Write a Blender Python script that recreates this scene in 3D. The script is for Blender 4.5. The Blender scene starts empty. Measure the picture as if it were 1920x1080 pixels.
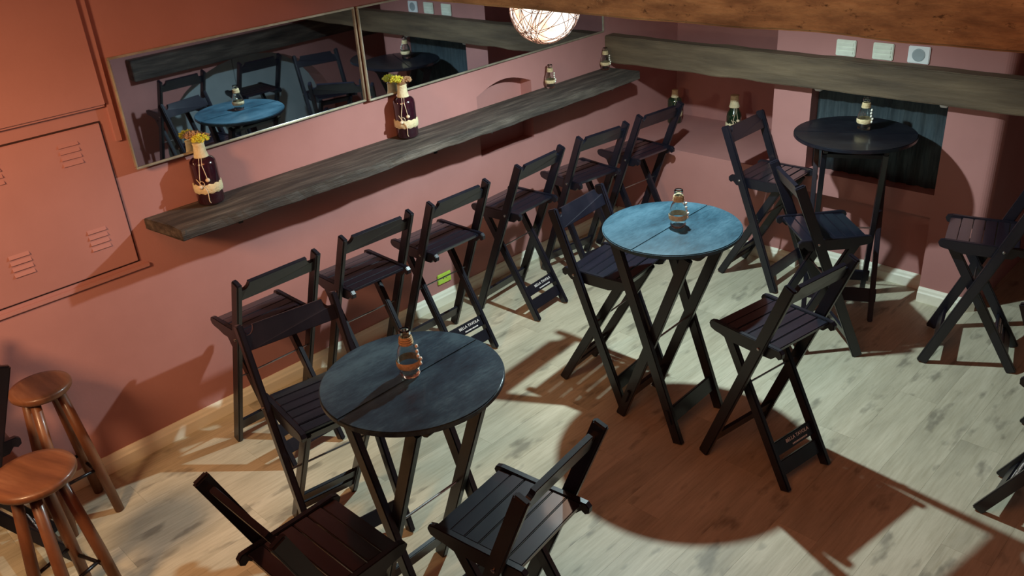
import bpy, bmesh, math, random
from mathutils import Vector, Matrix
random.seed(7)
PI = math.pi
scene = bpy.context.scene
COL = scene.collection

# ------------------------------------------------------------------ camera
F_PX = 1614.87
yaw, pitch, roll = -0.8076, -0.4669, -0.0754
CAM = Vector((4.0024, -5.0408, 2.6471))
def cam_axes():
    fwd = Vector((math.sin(yaw), math.cos(yaw), 0)); r = Vector((math.cos(yaw), -math.sin(yaw), 0)); u = Vector((0, 0, 1))
    f2 = fwd*math.cos(pitch) + u*math.sin(pitch); u2 = u*math.cos(pitch) - fwd*math.sin(pitch)
    c, s = math.cos(roll), math.sin(roll)
    return r*c + u2*s, -r*s + u2*c, f2
r3, u3, f3 = cam_axes()
cd = bpy.data.cameras.new('camera'); cam = bpy.data.objects.new('camera', cd); COL.objects.link(cam)
M = Matrix((( r3.x, u3.x, -f3.x, CAM.x), (r3.y, u3.y, -f3.y, CAM.y), (r3.z, u3.z, -f3.z, CAM.z), (0, 0, 0, 1)))
cam.matrix_world = M
cd.sensor_width = 36; cd.lens = F_PX/1920*36; cd.clip_start = .05; cd.clip_end = 60
scene.camera = cam

# ------------------------------------------------------------------ world, lights, exposure
w = bpy.data.worlds.new('world'); scene.world = w; w.use_nodes = True
w.node_tree.nodes['Background'].inputs[0].default_value = (.30, .26, .60, 1)
w.node_tree.nodes['Background'].inputs[1].default_value = .035
scene.view_settings.view_transform = 'Standard'; scene.view_settings.look = 'None'
scene.view_settings.gamma = 1; scene.view_settings.use_curve_mapping = False
scene.view_settings.exposure = 0

def lamp(name, kind, loc, energy, color, size=.03, target=None):
    d = bpy.data.lights.new(name, kind); d.energy = energy; d.color = color
    if kind == 'AREA': d.shape = 'DISK'; d.size = size
    else: d.shadow_soft_size = size
    o = bpy.data.objects.new(name, d); COL.objects.link(o); o.location = loc
    if target is not None:
        o.rotation_euler = (Vector(target) - Vector(loc)).to_track_quat('-Z', 'Y').to_euler()
    return o
L_POS = (1.591, -1.696, 2.164)
b_ = lamp('bulb_light', 'SPOT', L_POS, 200, (.76, .98, 1.0), .026, (1.49, -1.87, 0)); b_.data.spot_size = math.radians(173); b_.data.spot_blend = .6                       # cool bulb under the shade
c_ = lamp('warm_bar_light', 'SPOT', (1.55, -5.75, 2.5), 250, (1.0, .60, .31), .22, (.25, -4.25, 1.0))
c_.data.spot_size = 1.5; c_.data.spot_blend = .9
c_ = lamp('beam_fill_spot', 'SPOT', (2.3, -5.4, 2.15), 62, (1.0, .98, .72), .10, (2.0, -2.8, 2.75))  # added fill spot, brightens the front of the near beam
c_.data.spot_size = 1.25; c_.data.spot_blend = .6
lamp('orange_fill', 'AREA', (2.9, -4.4, 3.15), 31, (1.0, .31, .11), 1.7, (2.0, -2.4, .6))   # added overhead fill that reddens the shadows, no known lamp

# ------------------------------------------------------------------ materials
def new_mat(name):
    m = bpy.data.materials.new(name); m.use_nodes = True
    nt = m.node_tree; b = nt.nodes['Principled BSDF']
    return m, nt, b
def ramp(nt, fac, stops):
    r = nt.nodes.new('ShaderNodeValToRGB'); e = r.color_ramp.elements
    while len(e) < len(stops): e.new(.5)
    for i, (p, c) in enumerate(stops): e[i].position = p; e[i].color = (*c, 1)
    nt.links.new(fac, r.inputs[0]); return r.outputs[0]
def noise(nt, scale, detail=4, stretch=(1, 1, 1), rough=.55, coord='Object', rotz=0, offs=None):
    tc = nt.nodes.new('ShaderNodeTexCoord'); mp = nt.nodes.new('ShaderNodeMapping')
    mp.inputs['Scale'].default_value = stretch; mp.inputs['Rotation'].default_value = (0, 0, rotz)
    nt.links.new(tc.outputs[coord], mp.inputs[0])
    if offs is not None: nt.links.new(offs, mp.inputs['Location'])
    n = nt.nodes.new('ShaderNodeTexNoise'); n.inputs['Scale'].default_value = scale; n.inputs['Detail'].default_value = detail
    n.inputs['Roughness'].default_value = rough
    nt.links.new(mp.outputs[0], n.inputs[0]); return n.outputs['Fac']
def bump(nt, b, h, strength=.2, dist=.01):
    bp = nt.nodes.new('ShaderNodeBump'); bp.inputs['Strength'].default_value = strength; bp.inputs['Distance'].default_value = dist
    nt.links.new(h, bp.inputs['Height']); nt.links.new(bp.outputs[0], b.inputs['Normal'])
def objrand(nt):
    oi = nt.nodes.new('ShaderNodeObjectInfo'); cb = nt.nodes.new('ShaderNodeCombineXYZ')
    mu = nt.nodes.new('ShaderNodeMath'); mu.operation = 'MULTIPLY'; mu.inputs[1].default_value = 40
    nt.links.new(oi.outputs['Random'], mu.inputs[0])
    for i in range(3): nt.links.new(mu.outputs[0], cb.inputs[i])
    return oi.outputs['Random'], cb.outputs[0]
def mottled(name, stops, scale=5, stretch=(1, 1, 1), rough=.6, bstr=0., bscale=None, detail=5, coat=0, rnd=False, spec=.5, metallic=0, bdist=.01):
    m, nt, b = new_mat(name); off = None
    if rnd: _, off = objrand(nt)
    f = noise(nt, scale, detail, stretch, offs=off)
    nt.links.new(ramp(nt, f, stops), b.inputs['Base Color'])
    b.inputs['Roughness'].default_value = rough; b.inputs['Coat Weight'].default_value = coat; b.inputs['Coat Roughness'].default_value = .15
    b.inputs['Specular IOR Level'].default_value = spec; b.inputs['Metallic'].default_value = metallic
    if bstr:
        bump(nt, b, noise(nt, bscale or scale*3, 6, stretch, offs=off), bstr, bdist)
    return m
WALL = (.50, .150, .128)
M_wall = mottled('terracotta_paint', [(.3, (.40, .180, .163)), (.7, (.46, .213, .195))], 2.2, rough=.62, bstr=.12, bscale=60, spec=.3, bdist=.004)
M_black = mottled('black_varnished_wood', [(.3, (.003, .003, .008)), (.55, (.006, .006, .012)), (.75, (.014, .010, .016))], 9, (1, 1, .25), rough=.40, bstr=.12, bscale=60, coat=.25, rnd=True, bdist=.002)
M_slat = mottled('black_seat_slat_wood', [(.3, (.004, .005, .011)), (.6, (.008, .009, .018)), (.8, (.018, .017, .026))], 14, (3, .3, 3), rough=.36, bstr=.06, bscale=60, coat=1, rnd=True, bdist=.001)
bs_ = M_slat.node_tree.nodes['Principled BSDF']; bs_.inputs['Coat Roughness'].default_value = .10; bs_.inputs['Coat IOR'].default_value = 1.9
# table tops: worn dark wood, lamp's blue sheen tinted in, strongest on middle table
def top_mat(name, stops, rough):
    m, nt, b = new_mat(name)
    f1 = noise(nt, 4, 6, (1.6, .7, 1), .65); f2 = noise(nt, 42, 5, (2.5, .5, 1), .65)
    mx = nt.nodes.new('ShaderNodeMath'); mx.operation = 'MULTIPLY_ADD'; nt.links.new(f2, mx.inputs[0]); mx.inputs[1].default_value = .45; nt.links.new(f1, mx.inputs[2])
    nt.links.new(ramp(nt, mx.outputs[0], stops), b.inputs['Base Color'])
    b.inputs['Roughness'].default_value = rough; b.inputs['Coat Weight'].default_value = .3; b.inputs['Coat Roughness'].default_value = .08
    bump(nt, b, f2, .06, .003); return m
M_top = top_mat('worn_tabletop_blue_sheen', [(.48, (.006, .020, .032)), (.66, (.014, .048, .072)), (.9, (.045, .100, .135))], .38)
M_top1 = top_mat('worn_tabletop_faint_sheen', [(.50, (.005, .010, .020)), (.70, (.018, .040, .060)), (.88, (.05, .095, .12))], .34)
M_top3 = top_mat('plain_black_tabletop', [(.45, (.003, .003, .007)), (.75, (.008, .009, .014)), (.95, (.02, .022, .03))], .30)
m, nt, b = new_mat('old_brown_beam_wood'); M_beam = m
f1 = noise(nt, 6, 9, (.6, 2.2, 2.2), .7); f2 = noise(nt, 2.6, 7, (1, 1.6, 1.6), .7); f3 = noise(nt, 34, 5, (.8, 1.5, 1.5), .7)
c1 = ramp(nt, f1, [(.30, (.09, .055, .030)), (.46, (.20, .135, .075)), (.58, (.30, .215, .115)), (.74, (.42, .33, .20))])
pt = ramp(nt, f2, [(.66, (0, 0, 0)), (.72, (1, 1, 1))]); ho = ramp(nt, f3, [(.30, (.25, .22, .2)), (.40, (1, 1, 1))])
mm = nt.nodes.new('ShaderNodeMix'); mm.data_type = 'RGBA'; nt.links.new(pt, mm.inputs[0]); nt.links.new(c1, mm.inputs[6]); mm.inputs[7].default_value = (.60, .50, .33, 1)
m2 = nt.nodes.new('ShaderNodeMix'); m2.data_type = 'RGBA'; m2.blend_type = 'MULTIPLY'; m2.inputs[0].default_value = 1; nt.links.new(mm.outputs[2], m2.inputs[6]); nt.links.new(ho, m2.inputs[7])
nt.links.new(m2.outputs[2], b.inputs['Base Color']); b.inputs['Roughness'].default_value = .85; bump(nt, b, f1, .7, .02)
M_beam2 = mottled('weathered_grey_brown_beam_wood', [(.25, (.055, .036, .022)), (.5, (.115, .078, .046)), (.75, (.18, .125, .074))], 4.5, (.4, 2.5, 2.5), rough=.8, bstr=.5, bscale=14, detail=9, bdist=.015)
M_shelf = mottled('rough_dark_shelf_wood', [(.28, (.022, .017, .015)), (.48, (.055, .042, .034)), (.62, (.10, .078, .062)), (.78, (.19, .155, .125))], 7, (3, .35, 3), rough=.72, bstr=.6, bscale=22, detail=9, bdist=.012)
M_stool = mottled('orange_brown_stool_wood', [(.3, (.10, .036, .016)), (.55, (.18, .068, .030)), (.8, (.30, .14, .068))], 7, (.4, 3, .5), rough=.42, coat=.25, rnd=True, bstr=.08)
M_base = mottled('white_painted_baseboard', [(.3, (.80, .78, .64)), (.7, (.88, .86, .72))], 8, (3, .3, 3), rough=.5)
M_ivory = mottled('ivory_plate_plastic', [(.3, (.70, .74, .62)), (.7, (.82, .86, .74))], 20, rough=.4)
M_cyanw = mottled('white_plate_plastic', [(.3, (.80, .85, .86)), (.7, (.92, .95, .95))], 20, rough=.35)
M_lime = mottled('lime_outlet_plastic', [(.3, (.42, .62, .06)), (.7, (.55, .75, .10))], 20, rough=.4)
M_metal = mottled('brushed_steel', [(.3, (.35, .34, .33)), (.7, (.5, .49, .48))], 30, rough=.3, metallic=1)
M_frame = mottled('champagne_metal_frame', [(.3, (.42, .36, .26)), (.7, (.72, .66, .52))], 10, (1, 1, 1), rough=.38, metallic=.7)
M_darkmetal = mottled('dark_metal', [(.3, (.03, .03, .035)), (.7, (.06, .06, .065))], 30, rough=.3, metallic=.8)
M_curtain = mottled('slate_blue_cloth', [(.3, (.07, .10, .12)), (.7, (.13, .17, .19))], 20, (4, 4, .4), rough=.9, bstr=.2)
M_cloth = mottled('cream_cotton_wrap', [(.3, (.62, .50, .28)), (.7, (.80, .70, .46))], 30, rough=.95, bstr=.5, bscale=90)
M_jute = mottled('tan_jute', [(.3, (.50, .36, .18)), (.7, (.74, .60, .36))], 60, rough=.95, bstr=.5, bscale=160)
M_wine = mottled('dark_wine_glass', [(.3, (.020, .004, .010)), (.7, (.038, .008, .014))], 10, rough=.08, coat=.8)
M_green = mottled('dark_green_glass', [(.3, (.006, .020, .010)), (.7, (.012, .034, .016))], 10, rough=.08, coat=.8)
M_yellow = mottled('yellow_petals', [(.3, (.55, .48, .02)), (.7, (.80, .78, .10))], 40, rough=.8)
M_dried = mottled('dried_tan_petals', [(.3, (.32, .16, .08)), (.7, (.55, .34, .18))], 40, rough=.9)
M_shell = mottled('white_shell', [(.3, (.80, .76, .62)), (.7, (.92, .90, .80))], 40, rough=.4)
M_bead = mottled('pale_wooden_bead', [(.3, (.70, .52, .34)), (.7, (.85, .70, .50))], 40, rough=.5)
M_letter = mottled('white_lettering', [(.3, (.72, .72, .72)), (.7, (.8, .8, .8))], 40, rough=.5)
M_panelblue = mottled('pale_blue_grey_panel', [(.3, (.30, .36, .38)), (.7, (.38, .44, .46))], 3, rough=.5)
M_dark = mottled('dark_groove', [(.3, (.03, .008, .006)), (.7, (.05, .014, .010))], 10, rough=.9)

m, nt, b = new_mat('laminate_plank'); M_floor = m
rv, off = objrand(nt)
g1 = noise(nt, 2.4, 7, (2.6, .55, 1), .62, 'Object', offs=off); g2 = noise(nt, 30, 5, (3, .18, 1), .6, 'Object', offs=off)
k1 = noise(nt, 5.5, 3, (2.2, .8, 1), .5, 'Object', offs=off)
c1 = ramp(nt, g1, [(.28, (.38, .35, .26)), (.5, (.52, .48, .355)), (.7, (.63, .58, .44))])
c2 = ramp(nt, g2, [(.25, (.80, .78, .74)), (.6, (1, 1, 1))]); c3 = ramp(nt, k1, [(.30, (.45, .45, .46)), (.41, (1, 1, 1))])
mm = nt.nodes.new('ShaderNodeMix'); mm.data_type = 'RGBA'; mm.blend_type = 'MULTIPLY'; mm.inputs[0].default_value = 1
nt.links.new(c1, mm.inputs[6]); nt.links.new(c2, mm.inputs[7])
m2 = nt.nodes.new('ShaderNodeMix'); m2.data_type = 'RGBA'; m2.blend_type = 'MULTIPLY'; m2.inputs[0].default_value = .8
nt.links.new(mm.outputs[2], m2.inputs[6]); nt.links.new(c3, m2.inputs[7]); nt.links.new(m2.outputs[2], b.inputs['Base Color'])
b.inputs['Roughness'].default_value = .5; b.inputs['Specular IOR Level'].default_value = .35
bump(nt, b, g2, .08, .002)

m, nt, b = new_mat('mirror_glass'); M_mirror = m
b.inputs['Metallic'].default_value = 1; b.inputs['Roughness'].default_value = .015; b.inputs['Base Color'].default_value = (.55, .6, .66, 1)
f = noise(nt, 3, 5); nt.links.new(ramp(nt, f, [(.35, (.50, .55, .62)), (.7, (.60, .65, .72))]), b.inputs['Base Color'])
m, nt, b = new_mat('clear_glass'); M_glass = m
b.inputs['Base Color'].default_value = (.93, .97, .95, 1); b.inputs['Transmission Weight'].default_value = 1; b.inputs['Roughness'].default_value = .03; b.inputs['IOR'].default_value = 1.45
m, nt, b = new_mat('glowing_lamp_paper'); M_glow = m
f = noise(nt, 9, 5)
nt.links.new(ramp(nt, f, [(.3, (1.0, .45, .25)), (.45, (1.0, .72, .55)), (.6, (1.0, .93, .85))]), b.inputs['Emission Color'])
b.inputs['Emission Strength'].default_value = 1.9; b.inputs['Base Color'].default_value = (.8, .7, .6, 1)
M_strand = mottled('pink_woven_cord', [(.3, (.30, .20, .18)), (.7, (.45, .32, .28))], 30, rough=.8)
M_bulb, nt, b = new_mat('glowing_bulb'); b.inputs['Emission Color'].default_value = (.6, 1, .95, 1); b.inputs['Emission Strength'].default_value = 8

# ------------------------------------------------------------------ mesh helpers
class MB:
    def __init__(s): s.b = bmesh.new()
    def box(s, lo, hi, bev=0):
        g = bmesh.ops.create_cube(s.b, size=1)
        lo, hi = Vector(lo), Vector(hi)
        for v in g['verts']: v.co = Vector([(lo[i]+hi[i])/2 + v.co[i]*(hi[i]-lo[i]) for i in range(3)])
        if bev: bmesh.ops.bevel(s.b, geom=list({e for v in g['verts'] for e in v.link_edges}), offset=bev, segments=2, affect='EDGES')
        return s
    def bar(s, p, q, wd, dp, side=(0, 1, 0), bev=.003, ext0=0, ext1=0):
        p, q, side = Vector(p), Vector(q), Vector(side); a = (q-p).normalized(); L = (q-p).length
        side = (side - a*side.dot(a)).normalized(); n = a.cross(side)
        g = bmesh.ops.create_cube(s.b, size=1)
        for v in g['verts']:
            x, y, z = v.co; v.co = p + a*((z+.5)*L) + side*(x*wd) + n*(y*dp)
        if bev: bmesh.ops.bevel(s.b, geom=list({e for v in g['verts'] for e in v.link_edges}), offset=bev, segments=2, affect='EDGES')
        return s
    def prism(s, pts, axis, a, b_, bev=0):
        def mk(u, v, t):
            if axis == 'x': return (t, u, v)
            if axis == 'y': return (u, t, v)
            return (u, v, t)
        A = [s.b.verts.new(mk(u, v, a)) for u, v in pts]; B = [s.b.verts.new(mk(u, v, b_)) for u, v in pts]
        n = len(pts); fs = [s.b.faces.new(A), s.b.faces.new(B[::-1])]
        for i in range(n): fs.append(s.b.faces.new((A[i], B[i], B[(i+1) % n], A[(i+1) % n])))
        bmesh.ops.recalc_face_normals(s.b, faces=fs)
        if bev: bmesh.ops.bevel(s.b, geom=list({e for v in A+B for e in v.link_edges if (v in A) and all(x in A for x in e.verts) or (v in B) and all(x in B for x in e.verts)}), offset=bev, segments=2, affect='EDGES')
        return s
    def lathe(s, prof, n=32, c=(0, 0, 0), cap=True):
        rings = []
        for r, z in prof: rings.append([s.b.verts.new((c[0]+r*math.cos(2*PI*i/n), c[1]+r*math.sin(2*PI*i/n), c[2]+z)) for i in range(n)])
        fs = []
        for A, B in zip(rings, rings[1:]):
            for i in range(n): fs.append(s.b.faces.new((A[i], A[(i+1) % n], B[(i+1) % n], B[i])))
        if cap:
            fs.append(s.b.faces.new(rings[0][::-1])); fs.append(s.b.faces.new(rings[-1]))
        bmesh.ops.recalc_face_normals(s.b, faces=fs)
        return s
    def tube(s, pts, r, n=8, closed=False):
        pts = [Vector(p) for p in pts]; rings = []; N = len(pts)
        for k, p in enumerate(pts):
            d = (pts[(k+1) % N] - pts[k-1]) if closed else (pts[min(k+1, N-1)] - pts[max(k-1, 0)])
            d.normalize(); u = d.orthogonal().normalized() if k == 0 else (u - d*u.dot(d)).normalized()
            v = d.cross(u); rings.append([s.b.verts.new(p + (u*math.cos(2*PI*i/n) + v*math.sin(2*PI*i/n))*(r[k] if isinstance(r, list) else r)) for i in range(n)])
        prs = list(zip(rings, rings[1:])) + ([(rings[-1], rings[0])] if closed else [])
        fs = []
        for A, B in prs:
            for i in range(n): fs.append(s.b.faces.new((A[i], A[(i+1) % n], B[(i+1) % n], B[i])))
        if not closed: fs += [s.b.faces.new(rings[0][::-1]), s.b.faces.new(rings[-1])]
        bmesh.ops.recalc_face_normals(s.b, faces=fs)
        return s
    def ball(s, c, r, sub=2, sc=(1, 1, 1)):
        g = bmesh.ops.create_icosphere(s.b, subdivisions=sub, radius=r)
        for v in g['verts']: v.co = Vector([c[i] + v.co[i]*sc[i] for i in range(3)])
        return s
    def rough(s, amp, cuts=0, scale=6, seed=0):
        from mathutils import noise as mn
        if cuts: bmesh.ops.subdivide_edges(s.b, edges=s.b.edges[:], cuts=cuts, use_grid_fill=True)
        for v in s.b.verts:
            n = mn.noise_vector(v.co*scale + Vector((seed, seed*2, 0)))
            v.co += n*amp
        return s
    def build(s, name, mat, parent=None, smooth=False):
        me = bpy.data.meshes.new(name); s.b.to_mesh(me); s.b.free(); me.materials.append(mat)
        if smooth: me.polygons.foreach_set('use_smooth', [True]*len(me.polygons))
        o = bpy.data.objects.new(name, me); COL.objects.link(o)
        if parent: o.parent = parent
        return o
def tag(o, label=None, cat=None, group=None, kind=None):
    if label: o['label'] = label
    if cat: o['category'] = cat
    if group: o['group'] = group
    if kind: o['kind'] = kind
    return o
def empty(name, loc=(0, 0, 0), rz=0):
    o = bpy.data.objects.new(name, None); o.empty_display_size = .1; COL.objects.link(o); o.location = loc; o.rotation_euler = (0, 0, rz); return o
kids = {}
def copy_tree(o, parent=None):
    c = o.copy(); COL.objects.link(c); c.parent = parent
    for ch in list(o.children): copy_tree(ch, c)
    return c
def link_mesh(name, me, parent, loc=(0, 0, 0), rot=(0, 0, 0)):
    o = bpy.data.objects.new(name, me); COL.objects.link(o); o.parent = parent; o.location = loc; o.rotation_euler = rot; return o

# ------------------------------------------------------------------ floor
X1, Y0, Y1 = 5.6, -6.6, 1.4          # room extents
fl = MB().box((-.2, Y0, -.12), (X1, Y1, -.014)).build('floor', M_dark); tag(fl, kind='structure')
PW, PL, G = .192, 1.28, .0003
pm = []
for v in range(3):
    q = MB().box((G, G, -.014), (PW-G, PL-G, 0)).build('plank', M_floor, fl); pm.append(q)
pmesh = [q.data for q in pm]
for q in pm: bpy.data.objects.remove(q)
i = 0; x = 0.0; cnt = 0
while x < 4.6:
    y = -5.9 + (i*.53) % PL - PL
    while y < .25:
        if y > -6.5:
            link_mesh('plank', pmesh[(i+cnt) % 3], fl, (x, y, 0)); cnt += 1
        y += PL
    x += PW; i += 1

# ------------------------------------------------------------------ walls
ZC = 3.3
# left wall (x = 0) with its arched niche
NY0, NY1, NZ0, ND = -1.397, -.893, .89, .10
wb = MB()
wb.box((-.25, Y0, -.05), (0, NY0, ZC)); wb.box((-.25, NY1, -.05), (0, 0.80, ZC)); wb.box((-.25, NY0, -.05), (0, NY1, NZ0))
arch = [(NY0 + (NY1-NY0)*k/16, 1.285 + .062*math.sin(PI*k/16)) for k in range(17)]
wb.prism(arch + [(NY1, ZC), (NY0, ZC)], 'x', -.25, 0); wb.box((-.25, NY0, NZ0), (-ND, NY1, 1.40))
tag(wb.build('wall_left', M_wall), kind='structure')
# back wall: alcove with ledge, pillars, window recess, floor niche
PX0, PX1, CX1, PX2 = 1.295, 1.55, 2.362, 2.665
wb = MB()
AD = .80
wb.box((-.25, AD, -.05), (PX0, AD+.2, ZC))                       # alcove back
wb.box((0, 0, -.05), (PX0, AD, .65))                             # ledge
wb.box((PX0, 0, -.05), (PX1, AD+.2, ZC))                         # pillar between alcove and window
wb.box((PX1, 0, 1.26), (CX1, .5, ZC)); wb.box((PX1, .125, .5), (CX1, .5, 1.3)); wb.box((PX1, 0, .55), (CX1, .31, .69))
wb.box((PX1, .16, -.05), (CX1, .5, .56))
wb.box((CX1, 0, -.05), (PX2-.06, 1.3, ZC)); 
cor = [(PX2-.06+.06*math.sin(a*PI/16), .06-.06*math.cos(a*PI/16)) for a in range(9)]
wb.prism([(PX2-.06, 1.3)] + [(PX2-.06, 0)] + cor + [(PX2, 1.3)], 'z', -.05, ZC)
wb.box((PX2-.01, 1.1, -.05), (X1, 1.3, ZC))
tag(wb.build('wall_back', M_wall), kind='structure')
# right wall with its arch, seen in the mirror
WX, AY, AW, AS = 3.92, -.56, 1.0, .23
wb = MB()
wb.box((WX, -2.9, -.05), (WX+.25, AY-AW, ZC)); wb.box((WX, AY+AW, -.05), (WX+.25, 1.3, ZC))
arch = [(AY-AW*math.cos(PI*k/20), AS + .72*math.sin(PI*k/20)) for k in range(21)]
wb.prism(arch + [(AY+AW, ZC), (AY-AW, ZC)], 'x', WX, WX+.25)
tag(wb.build('wall_right', M_wall), kind='structure')
ap = empty('arched_cabinet', (WX+.253, AY, 0))
tag(ap, 'pale blue-grey double-door panel filling the arch opposite the mirror', 'cabinet')
for sgn in (-1, 1):
    pz = MB().box((0, min(0, sgn*(AW+.05)), 0.0), (.04, max(0, sgn*(AW+.05)), 1.0), .004).build('door', M_panelblue, ap); pz.location = (0, sgn*.003, 0)
tag(MB().box((-.25, Y0, ZC), (X1, 1.3, ZC+.1)).build('ceiling', M_wall), kind='structure')

# baseboards
def baseb(mb, p, q, nrm, h=.095):
    p, q, n = Vector((*p, 0)), Vector((*q, 0)), Vector((*nrm, 0))
    prof = [(0, 0), (.022, 0), (.022, h*.62), (.016, h*.72), (.013, h*.86), (.006, h), (0, h)]
    A = [mb.b.verts.new(p + n*a + Vector((0, 0, z))) for a, z in prof]; B = [mb.b.verts.new(q + n*a + Vector((0, 0, z))) for a, z in prof]
    fs = [mb.b.faces.new(A), mb.b.faces.new(B[::-1])]
    for k in range(len(prof)): fs.append(mb.b.faces.new((A[k], B[k], B[(k+1) % len(prof)], A[(k+1) % len(prof)])))
    bmesh.ops.recalc_face_normals(mb.b, faces=fs)
mb = MB(); baseb(mb, (0, Y0), (0, -.001), (1, 0)); tag(mb.build('baseboard_left', M_base), kind='structure')
mb = MB(); baseb(mb, (.022, 0), (PX1, 0), (0, -1)); baseb(mb, (PX1, .16), (CX1, .16), (0, -1)); baseb(mb, (CX1, 0), (PX2-.05, 0), (0, -1))
baseb(mb, (PX2-.05, 0), (PX2, .06), (.7, -.7)); tag(mb.build('baseboard_back', M_base), kind='structure')

# boxed wall trim at the upper left
t = MB().box((0, -6.2, 1.765), (.035, -3.635, 2.9), .012).build('trim_1', M_wall); tag(t, kind='structure')
t = MB(); t.prism([(-3.635, 1.60), (-3.61, 1.60), (-3.60, 2.9), (-3.635, 2.9)], 'x', 0, .018); t.build('trim_2', M_wall)['kind'] = 'structure'
t = MB().box((0, -5.6, .975), (.016, -3.64, .995), .003).build('trim_3', M_wall); tag(t, kind='structure')

# metal meter door painted with the wall
pd = empty('meter_cabinet', (0, -4.6, 1.36)); tag(pd, 'terracotta-painted metal meter cabinet with louvre vents, left of the mirror', 'cabinet')
MB().box((0, -.90, -.345), (.004, .920, .345)).build('groove', M_dark, pd)
MB().box((.003, -.893, -.338), (.014, .913, .338), .003).build('door', M_wall, pd)
lv = MB()
for k in range(4):
    lv.prism([(.0, k*.028), (.008, k*.028+.004), (.0, k*.028+.020)], 'y', 0, .085)
lv.b.verts.ensure_lookup_table()
l0 = lv.build('louvre_vent', M_wall, pd)
l0.location = (.014, .715, .185)
for loc in ((.014, .725, -.225), (.014, .385, -.225), (.014, .385, .185)):
    link_mesh('louvre_vent', l0.data, pd, loc)

# ------------------------------------------------------------------ beams
def beam(name, lo, hi, mat, label, seed, cuts):
    mb = MB().box(lo, hi, .006)
    # cut along the length for irregular edges
    L = hi[0]-lo[0]
    for k in range(1, cuts):
        g = bmesh.ops.bisect_plane(mb.b, geom=mb.b.verts[:]+mb.b.edges[:]+mb.b.faces[:], plane_co=(lo[0]+L*k/cuts, 0, 0), plane_no=(1, 0, 0))
    mb.rough(.007, 0, 5, seed)
    for v in mb.b.verts: v.co.x = min(max(v.co.x, lo[0]), hi[0])
    return tag(mb.build(name, mat), label, 'beam')
beam('wooden_beam', (0.0, -2.79, 2.155), (3.91, -2.60, 2.62), M_beam, 'large rough warm-brown beam crossing the top, in front of the globe lamp', 3, 70)
beam('wooden_beam', (0.0, -.112, 1.25), (3.915, -.008, 1.435), M_beam2, 'grey-brown weathered wooden beam along the back wall above the dark curtain', 9, 70)
bm_ = MB().box((WX-.10, -1.755, .965), (WX-.005, .90, 1.150), .005)
tag(bm_.build('wooden_beam', M_shelf), 'dark wooden beam above the arch on the far wall, seen only in the mirror', 'beam')

# ------------------------------------------------------------------ shelf on the left wall
sh = empty('wall_shelf', (0, -1.8, 1.21)); tag(sh, 'long rough dark wooden plank shelf along the wall under the mirror', 'shelf')
mb = MB().box((0.002, -1.81, -.055), (.315, 1.70, 0), .004)
for k in range(1, 90):
    bmesh.ops.bisect_plane(mb.b, geom=mb.b.verts[:]+mb.b.edges[:]+mb.b.faces[:], plane_co=(0, -1.81+3.51*k/90, 0), plane_no=(0, 1, 0))
from mathutils import noise as mn
for v in mb.b.verts:
    if v.co.x > .2:
        v.co.x += .016*mn.noise(Vector((0, v.co.y*2.2, 3))) + .008*mn.noise(Vector((4, v.co.y*9, v.co.z*20)))
        v.co.z += .007*mn.noise(Vector((7, v.co.y*5, v.co.z*10)))
    if v.co.y < -1.8: v.co.y += .05*(v.co.x/.3)
mb.build('board', M_shelf, sh)
for yy in (-1.33, .02, 1.2):
    b_ = MB().box((0, -.012, -.13), (.006, .012, 0)); b_.box((0, -.012, -.007), (.20, .012, 0)); b_.tube([(.005, 0, -.12), (.10, 0, -.06), (.19, 0, -.005)], .004)
    o = b_.build('bracket', M_darkmetal, sh); o.location = (0.001, yy, -.057)
    hk = MB().tube([(.24, 0, -.05), (.243, 0, -.075), (.255, .003, -.085), (.262, .004, -.072)], .003).build('hook', M_metal, sh); hk.location = (0, yy+.25, -.001)

# ------------------------------------------------------------------ mirrors
def mirror(name, y0, y1, label, off, turn, tilt):
    z0, z1 = 1.462, 1.972
    e = empty(name, (off, (y0+y1)/2, (z0+z1)/2)); e.rotation_euler = (0, tilt, turn); tag(e, label, 'mirror')
    hy, hz = (y1-y0)/2, (z1-z0)/2; t_ = .010
    MB().box((0, -hy+.004, -hz+.004), (.010, hy-.004, hz-.004)).build('glass', M_mirror, e)
    for lo, hi in (((0, -hy, -hz), (.018, hy, -hz+t_)), ((0, -hy, hz-t_), (.018, hy, hz)), ((0, -hy, -hz+t_), (.018, -hy+t_, hz-t_)), ((0, hy-t_, -hz+t_), (.018, hy, hz-t_))):
        MB().box(lo, hi, .003).build('frame_rail', M_frame, e)
    return e
mirror('wall_mirror', -3.60, -2.245, 'left framed wall mirror panel above the nearer flower bottle, reflecting tables', .030, .030, .012)
mirror('wall_mirror', -2.243, -.12, 'framed wall mirror panel on the right, behind the globe lamp, running to the beam', .012, .018, .004)

# ------------------------------------------------------------------ window recess: dark curtain
cu = empty('curtain', ((PX1+CX1)/2, .085, .98)); tag(cu, 'dark slate-blue curtain hanging in the window recess behind the far round table', 'curtain')
mb = MB(); N = 60; rows = []
for zz in (-.285, 0, .275):
    rows.append([mb.b.verts.new((-.40+.80*k/N, .008*math.sin(k*.9)+.004*math.sin(k*2.3+zz*4), zz)) for k in range(N+1)])
for A, B in zip(rows, rows[1:]):
    for k in range(N): mb.b.faces.new((A[k], A[k+1], B[k+1], B[k]))
bmesh.ops.solidify(mb.b, geom=mb.b.faces[:], thickness=.006)
mb.build('cloth', M_curtain, cu, True)
MB().tube([(-.405, -.01, .262), (.405, -.01, .262)], .009).build('rod', M_darkmetal, cu)
for sx in (-1, 1):
    MB().box((sx*.375-.022, -.075, .225), (sx*.375+.022, -.015, .262), .005).build('clip', M_cyanw, cu)

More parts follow.
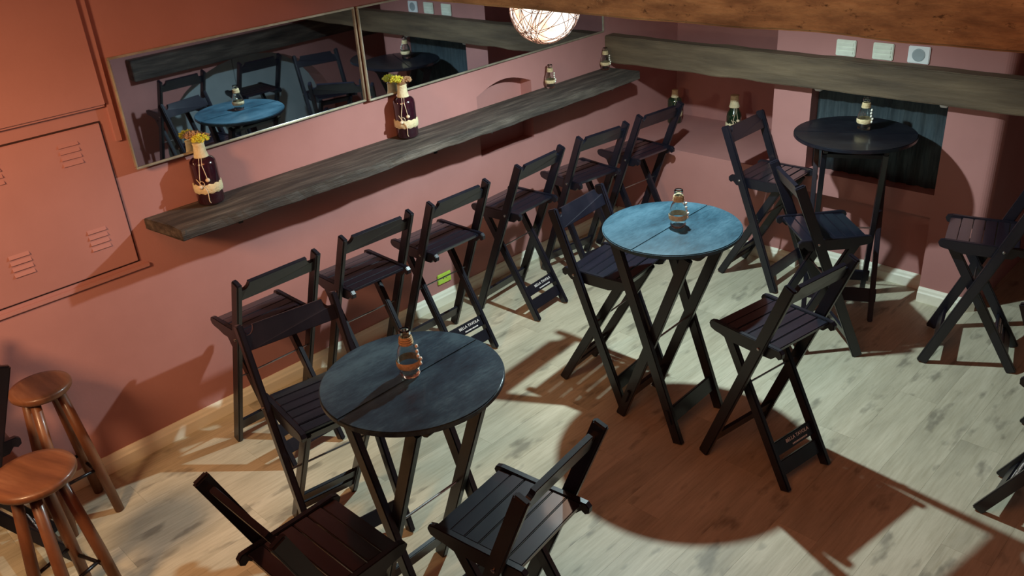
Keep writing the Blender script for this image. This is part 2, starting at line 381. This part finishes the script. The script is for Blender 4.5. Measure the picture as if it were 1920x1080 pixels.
# three plates above the beam
for k, (px, mt, lb) in enumerate(((1.742, M_ivory, 'pale green-white ribbed wall plate, leftmost of three above the back beam'), (1.963, M_ivory, 'cream ribbed wall plate, middle one of three above the back beam'), (2.165, M_cyanw, 'bright white wall plate with rounded window, rightmost of three above the back beam'))):
    e = empty('wall_plate', (px, -.001, 1.487)); tag(e, lb, 'wall plate', 'wall plates above the back beam')
    MB().box((-.060, -.012, -.047), (.060, 0, .047), .004).build('plate', mt, e)
    if k < 2:
        for j in range(3):
            MB().box((-.048, -.017, -.032+j*.023), (.048, -.010, -.016+j*.023), .002).build('rib', mt, e)
    else:
        rc = MB().lathe([(.034, 0), (.036, .004), (.030, .005)], 24).build('round_cover', M_panelblue, e); rc.rotation_euler = (PI/2, 0, 0); rc.location = (0, -.010, 0)
# outlet
e = empty('wall_outlet', (.001, -1.827, .185)); tag(e, 'small lime-green electrical outlet low on the wall behind the chair row', 'outlet')
MB().box((0, -.058, -.036), (.010, .058, .036), .004).build('plate', M_lime, e)
for s_ in (-1, 1):
    so = MB().lathe([(.003, 0), (.003, .003)], 10).build('socket_hole', M_dark, e)
    so.location = (.009, s_*.012, 0); so.rotation_euler = (0, PI/2, 0)

# ------------------------------------------------------------------ folding bar chair
W2 = .221; TH = .027
def text_mesh(body, size):
    cu_ = bpy.data.curves.new('t', 'FONT'); cu_.body = body; cu_.size = size; cu_.extrude = .0008; cu_.align_x = 'CENTER'; cu_.space_line = .72; cu_.resolution_u = 3
    o = bpy.data.objects.new('t', cu_); COL.objects.link(o); bpy.context.view_layer.update()
    dg = bpy.context.evaluated_depsgraph_get(); me = bpy.data.meshes.new_from_object(o.evaluated_get(dg)); bpy.data.objects.remove(o)
    me.materials.clear(); me.materials.append(M_letter); return me
T_MESH = text_mesh('BELLA TAVOLA', .0235)
def make_chair():
    root = empty('folding_chair')
    xb, zb, xf, xr, zs, xsf, xsr = -.211, 1.055, .192, -.233, .725, .196, -.167
    lt = Vector((.150, 0, .685)); lf = Vector((xr, 0, 0))
    for s in (1, -1):                                              # long posts: front foot to back top
        y = s*(W2-TH/2)
        mb = MB(); mb.bar((xf+.008, y, 0.002), (xb, y, zb-.012), TH, .054, (0, 1, 0), .006)
        for v in mb.b.verts:
            if v.co.z < .03: v.co.z = max(0.001, v.co.z)
        mb.build('back_post', M_black, root)
        y2 = s*(W2-TH*1.5-.036)
        mb = MB(); mb.bar((lf.x, y2, .002), (lt.x, y2, lt.z), TH, .050, (0, 1, 0), .005)
        for v in mb.b.verts:
            if v.co.z < .03: v.co.z = max(0.001, v.co.z)
        mb.build('leg', M_black, root)
        # seat rail with bulb front tip and notched rear horn, inside the posts
        pr = [(xsr-.014, zs-.014), (xsr-.012, zs-.036), (xsr+.004, zs-.046), (xsr+.018, zs-.036), (xsr+.040, zs-.058), (-.02, zs-.064), (.10, zs-.064), (xsf-.045, zs-.050), (xsf-.012, zs-.046), (xsf+.010, zs-.038), (xsf+.020, zs-.018), (xsf+.012, zs-.002), (xsf-.01, zs+.004), (.05, zs+.001), (xsr+.03, zs+.001), (xsr, zs)]
        y3 = s*(W2-TH-.016)
        MB().prism(pr, 'y', y3-.012, y3+.012, .003).build('seat_rail', M_black, root)
        bo = MB().lathe([(.007, 0), (.007, .004), (.004, .006)], 12).build('bolt', M_metal, root)
        bo.location = (-.085, s*W2, zs-.012); bo.rotation_euler = (-s*PI/2, 0, 0)
    # backrest board with concave shoulders, lying in the plane of the posts
    ax = Vector((xb-xf, 0, zb)).normalized(); bw = W2-TH
    pts = [(-bw, .0), (bw, .0), (bw, .062)]
    for k in range(7):
        a = k/6*PI/2; pts.append((bw-.012-.030*math.sin(a)*1.0, .062+.038*(1-math.cos(a))))
    pts += [(-u, v) for u, v in reversed(pts[3:])] + [(-bw, .062)]
    mb = MB(); mb.prism(pts, 'x', -.010, .010, .002)
    base = Vector((xb, 0, zb)) - ax*.125
    ang = math.atan2(-ax.x, ax.z)
    for v in mb.b.verts:
        x_, y_, z_ = v.co; bowed = -.012*(1-(y_/bw)**2)
        v.co = Vector((base.x + (x_+bowed)*math.cos(ang) - z_*math.sin(ang), y_, base.z + (x_+bowed)*math.sin(ang) + z_*math.cos(ang)))
    mb.build('backrest', M_black, root)
    # slats
    n = 6; d0, d1 = xsr+.014, xsf-.004; wd = (d1-d0)/n; ys = W2-TH-.029
    for k in range(n):
        a = d0 + k*wd
        MB().box((a+.0017, -ys, zs-.020), (a+wd-.0017, ys, zs-.003 - (.003 if k == n-1 else 0)), .003).build('slat', M_slat, root)
    # crossbars
    def on_leg(z): return lf + (lt-lf)*(z/lt.z)
    def on_post(z): return Vector((xf+(xb-xf)*z/zb, 0, z))
    yl = W2-TH*1.5-.036-TH/2
    p0 = on_leg(.060); p1 = on_leg(.118); MB().bar(p0, p1, 2*yl, .016, (0, 1, 0), .003).build('rear_crossbar', M_black, root)
    p0 = on_leg(.140); p1 = on_leg(.195); tb = MB().bar(p0, p1, 2*yl, .016, (0, 1, 0), .003).build('rear_crossbar', M_black, root)
    up = (lt-lf).normalized(); nr = Vector((-up.z, 0, up.x)); c0 = (p0+p1)/2 + nr*.0088
    to = link_mesh('lettering', T_MESH, tb)
    to.matrix_local = Matrix(((0, up.x, nr.x, c0.x+up.x*.002), (-1, 0, 0, -.030), (0, up.z, nr.z, c0.z+up.z*.002), (0, 0, 0, 1))); to['label'] = 'white printed lettering'
    mb = MB(); rs_ = random.Random(3); x_ = -.045
    while x_ < .05:
        l_ = rs_.uniform(.004, .010); mb.box((x_, -.0035, 0), (x_+l_, .0035, .0008)); x_ += l_+.003
    fp = mb.build('fine_print', M_letter, tb); c2 = c0 - up*.017
    fp.matrix_local = Matrix(((0, up.x, nr.x, c2.x), (-1, 0, 0, -.030), (0, up.z, nr.z, c2.z), (0, 0, 0, 1)))
    p0 = on_post(.085); p1 = on_post(.150); MB().bar(p0, p1, 2*(W2-TH), .016, (0, 1, 0), .003).build('front_crossbar', M_black, root)
    p0 = on_leg(.63); p1 = on_leg(.675); MB().bar(p0, p1, 2*yl, .016, (0, 1, 0), .003).build('seat_crossbar', M_black, root)
    MB().tube([(on_leg(.455).x, -W2+.004, .455), (on_leg(.455).x, W2-.004, .455)], .0045, 8).build('pivot_rod', M_metal, root)
    return root
proto = make_chair()
P_ = PI
chairs = [
 ('a', .477, -3.332, 3.142, 'black folding bar chair, leftmost of the row facing the wall under the shelf', 'r'),
 ('b', .452, -2.738, 3.127, 'black folding bar chair, second from the left in the row facing the wall', 'r'),
 ('c', .458, -2.191, 3.157, 'black folding bar chair, third from the left in the wall row, by lime outlet', 'r'),
 ('d', .421, -1.518, 3.231, 'black folding bar chair, fourth from the left in the row facing the wall', 'r'),
 ('e', .411, -.877, 3.038, 'black folding bar chair, fifth from the left in the row facing the wall', 'r'),
 ('f', .436, -.300, 3.054, 'black folding bar chair, last of the wall row, in the corner by the ledge', 'r'),
 ('g', 1.285, -3.565, -.150, 'black folding bar chair between the nearest round table and the wall row', 't'),
 ('h', 1.446, -1.868, .092, 'black folding bar chair left of the middle blue-lit table, slatted seat partly hidden', 't'),
 ('i', 2.031, -4.095, 1.586, 'black folding bar chair at the bottom edge, its back seen edge-on', 't'),
 ('j', 2.398, -3.573, 3.270, 'black folding bar chair right of the nearest table with lamp glare on slats', 't'),
 ('k', 2.422, -1.938, 2.983, 'black folding bar chair right of the middle table on the open floor', 't'),
 ('l', 1.427, -.232, .002, 'black folding bar chair by the pink pillar, left of the far round table', 't'),
 ('m', 2.080, -.850, .820, 'black folding bar chair in deep shade between the middle and far round tables', 't'),
 ('n', 2.800, -.440, 3.400, 'black folding bar chair at right edge near back wall, crossed legs side-on', 't'),
 ('o', 3.535, -1.570, 0.0, 'black folding bar chair cut off at lower right edge, only feet showing', 't'),
 ('q', 3.480, -.800, 0.05, 'black folding bar chair by the arched panel, seen only in the mirror', 't'),
 ('p', .385, -4.690, -PI/2, 'black folding bar chair cut off by the left edge beside the wooden stools', 't')]
first = True
chair_obj = {}
for key, cx, cy, th, lb, gp in chairs:
    o = proto if first else copy_tree(proto); first = False
    o.location = (cx, cy, 0); o.rotation_euler = (0, 0, th)
    tag(o, lb, 'chair', 'folding bar chairs facing the wall shelf' if gp == 'r' else 'folding bar chairs around the round tables'); chair_obj[key] = o

sl = max((c for c in chair_obj['g'].children if c.name.startswith('slat')), key=lambda c: sum(v.co.x for v in c.data.vertices)/len(c.data.vertices))
lt_ = link_mesh('lettering', T_MESH, sl); lt_.matrix_local = Matrix(((0, -1, 0, .172), (1, 0, 0, .03), (0, 0, 1, .7192), (0, 0, 0, 1))); lt_.scale = (.9, .9, .9); lt_['label'] = 'white printed lettering on the front slat'

# ------------------------------------------------------------------ round folding tables
def make_table(H, R, seam_off, mat):
    root = empty('round_table')
    for s in (1, -1):
        pts = []
        a0 = math.asin(seam_off/R); N = 40; g = .0007
        rng = [(-PI/2 + k*PI/N) for k in range(N+1)]
        for a in rng:
            xx = R*math.cos(a); yy = R*math.sin(a); pts.append((s*max(xx, 0)+s*g, yy))
        if s < 0: pts = pts[::-1]
        mb = MB(); mb.prism(pts, 'z', H-.022, H, .004); mb.build('tabletop_half', mat, root)
    for s in (1, -1):
        MB().prism([(-.27, H-.030), (-.255, H-.046), (-.24, H-.052), (.24, H-.052), (.255, H-.046), (.27, H-.030), (.27, H-.022), (-.27, H-.022)], 'y', s*.155-.011, s*.155+.011, .002).build('top_rail', M_black, root)
    sx = .185; 
    for s in (1, -1):
        for q in (1, -1):
            y = s*(.190 if q > 0 else .159)
            mb = MB(); mb.bar((q*sx, y, 0), (-q*sx, y, H-.055), .028, .054, (0, 1, 0), .004)
            for v in mb.b.verts:
                if v.co.z < .03: v.co.z = max(0.001, v.co.z)
            mb.build('leg', M_black, root)
        
    for q in (1, -1):
        x0 = q*(sx-2*sx*.13); yy = .196 if q > 0 else .171
        MB().bar((q*(sx-2*sx*.10/1.0), 0, .10*H), (q*(sx-2*sx*.17), 0, .17*H), 2*yy+.03, .018, (0, 1, 0), .003).build('crossbar', M_black, root)
        MB().bar((-q*(sx-.03), 0, .94*H-.03), (-q*(sx-.012), 0, .94*H), 2*yy-.02, .018, (0, 1, 0), .003).build('crossbar', M_black, root)
    MB().tube([(0, -.2, (H-.055)/2), (0, .2, (H-.055)/2)], .005).build('pivot_rod', M_metal, root)
    return root
tables = [(1.908, -3.548, .02, 1.049, .322, 'round black bistro table nearest the viewer, mottled dark top with centre seam'),
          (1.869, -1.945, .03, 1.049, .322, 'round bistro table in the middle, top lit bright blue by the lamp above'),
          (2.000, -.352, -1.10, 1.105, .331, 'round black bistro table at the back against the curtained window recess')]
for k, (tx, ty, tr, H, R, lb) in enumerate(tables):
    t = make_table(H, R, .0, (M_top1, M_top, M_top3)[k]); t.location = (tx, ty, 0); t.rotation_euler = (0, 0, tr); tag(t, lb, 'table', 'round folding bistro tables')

# ------------------------------------------------------------------ small clear glass bottles with jute and shells
def clear_bottle_parts():
    root = empty('glass_bottle')
    prof = [(.030, 0), (.034, .004), (.037, .014), (.034, .024), (.040, .046), (.0415, .062), (.039, .085), (.030, .112), (.020, .132), (.0165, .148), (.0165, .160), (.020, .164), (.021, .174), (.018, .182)]
    inn = [(r-.003, z) for r, z in prof[::-1][:-2]] + [(.028, .012)]
    MB().lathe(prof + inn, 28).build('glass_body', M_glass, root, True)
    MB().lathe([(.0408, .040), (.0435, .046), (.0440, .060), (.0425, .066)], 28, cap=False).build('jute_band', M_jute, root, True)
    mb = MB()
    for k in range(7): mb.tube([((.0195+.0012*(k % 2))*math.cos(a*PI/8)*(1.18-.026*k), (.0195+.0012*(k % 2))*math.sin(a*PI/8)*(1.18-.026*k), .128+k*.0042) for a in range(16)], .0024, 6, True)
    mb.build('jute_neck_wrap', M_jute, root, True)
    mb = MB()
    for k in range(5):
        z = .052+k*.016; rr = .045-.0035*max(0, k-1)
        mb.ball((rr, .006*math.sin(k*2), z), .0078, 1, (.8, 1, 1.1))
    mb.build('shell_string', M_shell, root, True)
    return root
gb = clear_bottle_parts()
cb = [(1.893, -3.543, 1.0495, .45, 'clear glass bottle with jute band on the nearest round table'),
      (1.893, -1.930, 1.0495, .30, 'clear glass bottle with jute band on the middle blue-lit table'),
      (2.015, -.275, 1.1055, -.2, 'clear glass bottle with shell string on the far round table by the curtain'),
      (.055, -.762, 1.2115, .2, 'clear glass bottle on the shelf right of the arched niche'),
      (.055, -.172, 1.2115, .2, 'clear glass bottle at the far end of the shelf beside the beam')]
for k, (bx, by, bz, rz, lb) in enumerate(cb):
    o = gb if k == 0 else copy_tree(gb)
    o.location = (bx, by, bz); o.rotation_euler = (0, 0, rz); tag(o, lb, 'bottle', 'clear glass bottles with jute')
    if k > 2: o.scale = (.86, .86, .86)

# ------------------------------------------------------------------ decorated flask bottles
def flask(glass, flower, front, kind):
    """front = z rotation so the strings face the viewer; local +x is the decorated side"""
    root = empty('flower_bottle' if flower else 'wrapped_bottle')
    r = .064
    prof = [(.050, 0), (.060, .004), (r, .014), (r, .215), (.061, .232), (.050, .246), (.030, .256), (.021, .266), (.019, .300), (.022, .305), (.022, .315)]
    if kind == 'tall': prof = [(.040, 0), (.047, .006), (.048, .17), (.044, .19), (.028, .225), (.020, .245), (.018, .30), (.021, .305), (.021, .315)]; r = .048
    MB().lathe(prof, 36).build('glass_body', glass, root, True)
    # cloth wraps
    z0, z1 = (.068, .118) if kind != 'tall' else (.03, .12)
    mb = MB(); n = 40
    rings = []
    for j, (dr, z) in enumerate(((.0, z0), (.004, z0+.004), (.005, (z0+z1)/2), (.004, z1-.002), (.0, z1))):
        rings.append([mb.b.verts.new(((r+dr+.0005+.0012*math.sin(k*2.1))*math.cos(2*PI*k/n), (r+dr+.0005+.0012*math.sin(k*2.1))*math.sin(2*PI*k/n), z + (.0035*math.sin(k*1.9+j) if j in (0, 4) else 0))) for k in range(n)])
    for A, B in zip(rings, rings[1:]):
        for k in range(n): mb.b.faces.new((A[k], A[(k+1) % n], B[(k+1) % n], B[k]))
    mb.build('cloth_band', M_cloth, root, True)
    zn = .252 if kind != 'tall' else .236
    MB().lathe([(.036, zn), (.034, zn+.006), (.029, zn+.03), (.027, .318), (.029, .326), (.015, .327)], 24).build('neck_wrap', M_cloth, root, True)
    mb = MB()
    def P(ang, z, e=.004): return ((r+e)*math.cos(ang), (r+e)*math.sin(ang), z)
    zt = .236 if kind != 'tall' else .215
    mb.tube([(.040, .006, zn+.004), P(.10, zt-.012, .002), P(.22, .17), P(.26, .150)], .0018, 6)
    mb.tube([(.040, -.006, zn+.004), P(-.10, zt-.012, .002), P(-.26, .16), P(-.28, .112, .007)], .0018, 6)
    mb.tube([P(-.55, .152, .004), P(-.25, .128, .010), P(.05, .100, .012), P(.10, .075, .009), P(.06, .030, .004), P(.14, .018, .004)], .0022, 6)
    mb.tube([P(-.15+.16*math.cos(a), .128+.014*math.sin(a), .010) for a in [k*PI/6 for k in range(12)]], .0018, 6, True)
    mb.build('twine', M_bead, root, True)
    for c_ in (P(.26, .145, .009), P(-.28, .112, .014)):
        MB().ball((0, 0, 0), .0112, 2).build('bead', M_bead, root, True).location = c_
    if flower:
        rs = random.Random(flower)
        cl = [((.016, .016, .350), .036, M_yellow), ((-.022, -.022, .358), .036, M_dried), ((-.018, .030, .350), .026, M_dried)] if flower == 1 else [((.005, -.024, .356), .036, M_yellow), ((.0, .028, .352), .030, M_dried), ((.026, .004, .338), .018, M_dried)]
        for (cx, cy, cz), rr, mt in cl:
            mb = MB()
            for k in range(110):
                u = rs.uniform(-.35, 1); a = rs.uniform(0, 2*PI); q = math.sqrt(1-u*u)
                d = Vector((q*math.cos(a), q*math.sin(a), u)); c = Vector((cx, cy, cz)) + Vector((d.x, d.y, d.z*.62))*rr*rs.uniform(.75, 1.05)
                sz = rr*.16; t_ = d.orthogonal().normalized()*sz; t2 = d.cross(t_).normalized()*sz
                vs = [mb.b.verts.new(c + v_) for v_ in (t_, t2, -t_, -t2)]; tip = mb.b.verts.new(c + d*sz*1.8)
                for q_ in range(4): mb.b.faces.new((vs[q_], vs[(q_+1) % 4], tip))
                mb.b.faces.new(vs[::-1])
            mb.ball((cx, cy, cz), rr*.72, 2, (1, 1, .6))
            mb.tube([(cx*.2, cy*.2, .30), (cx*.6, cy*.6, .325), (cx, cy, cz)], .003, 6)
            o = mb.build('flower', mt, root); 
            o['label'] = 'yellow flower head' if mt is M_yellow else 'dried tan flower head'
    root.rotation_euler = (0, 0, front); return root
o = flask(M_wine, 1, -.62, 'w'); o.location = (.084, -3.293, 1.212); o.scale = (1, 1, .92); tag(o, 'wine-dark flask with cream band and yellow and tan flowers near shelf left end', 'bottle', 'flask bottles wrapped in cream cloth')
o = flask(M_wine, 2, -.72, 'w'); o.location = (.080, -2.035, 1.212); o.scale = (1, 1, .93); tag(o, 'wine-dark flask with cream band and yellow flowers mid shelf by mirror joint', 'bottle', 'flask bottles wrapped in cream cloth')
o = flask(M_green, 0, -.8, 'w'); o.location = (.145, .570, .651); o.scale = (.88, .88, .80); tag(o, 'dark green cream-wrapped bottle on the ledge behind the last chair of the row', 'bottle', 'flask bottles wrapped in cream cloth')
o = flask(M_green, 0, -.8, 'tall'); o.location = (.735, .470, .651); o.scale = (1.12, 1.12, .97); tag(o, 'dark green cream-wrapped bottle on the ledge behind the chair by pink pillar', 'bottle', 'flask bottles wrapped in cream cloth')

# ------------------------------------------------------------------ wooden stools
def stool(loc, rz, label, s=1.0, dark=False):
    root = empty('wooden_stool', loc, rz); H = .72
    MB().lathe([(r_*s, z_) for r_, z_ in [(.10, H-.040), (.140, H-.036), (.150, H-.026), (.152, H-.012), (.146, H-.002), (.12, H+.001), (.06, H-.003), (.01, H-.005)]], 40).build('seat', M_stool, root, True)
    tp, ft = .075, .155
    for k in range(4):
        a = PI/4 + k*PI/2; d = Vector((math.cos(a), math.sin(a), 0))
        MB().tube([d*ft + Vector((0, 0, .001)), d*(ft*.6+tp*.4) + Vector((0, 0, .29)), d*tp + Vector((0, 0, H-.035))], [.021, .024, .021], 14).build('leg', M_stool, root, True)
    for k in range(4):
        a = PI/4 + k*PI/2; b_ = a+PI/2; z = .20 + .05*(k % 2); q = ft + (tp-ft)*z/(H-.035)
        MB().tube([(q*math.cos(a), q*math.sin(a), z), (q*math.cos(b_), q*math.sin(b_), z)], .008, 10).build('rung', M_darkmetal, root, True)
    tag(root, label, 'stool', 'round wooden stools'); return root
stool((.225, -4.315, 0), .05, 'tan round wooden stool against the left wall, behind the other one', .84)
stool((.855, -4.560, 0), .35, 'reddish-brown round wooden stool in the bottom left corner, nearest the viewer')
# ------------------------------------------------------------------ lamps
BP = Vector((1.450, -2.288, 2.06)); BR = .144
root = empty('globe_lamp', BP); tag(root, 'glowing woven globe pendant lamp hanging behind the near beam', 'lamp')
MB().ball((0, 0, 0), BR, 4).build('globe', M_glow, root, True)
mb = MB(); rs = random.Random(5)
for k in range(44):
    ax = Vector((rs.gauss(0, 1), rs.gauss(0, 1), rs.gauss(0, 1))).normalized(); u = ax.orthogonal().normalized(); v = ax.cross(u); off_ = rs.uniform(-.75, .75)*BR; rr = math.sqrt(BR*BR-off_*off_)+.003
    mb.tube([ax*off_ + (u*math.cos(a) + v*math.sin(a))*rr*(1+.012*math.sin(3*a+k)) for a in [2*PI*j/40 for j in range(40)]], .0014, 5, True)
tag(mb.build('woven_strands', M_strand, root, True), kind='stuff')
MB().tube([(0, 0, BR), (0, 0, ZC-2.06)], .004).build('cord', M_darkmetal, root)
root = empty('shaded_lamp', L_POS); tag(root, 'metal-shaded pendant lamp above the middle table, beyond the top of the view', 'lamp')
mb = MB(); mb.lathe([(.165, -.020), (.150, .03), (.08, .09), (.03, .12)], 40, cap=False); bmesh.ops.solidify(mb.b, geom=mb.b.faces[:], thickness=.004)
mb.build('lamp_shade', M_darkmetal, root, True)
MB().tube([(0, 0, .11), (0, 0, ZC-L_POS[2])], .005).build('cord', M_darkmetal, root)
MB().lathe([(.016, .05), (.018, .12)], 16).build('socket', M_darkmetal, root)
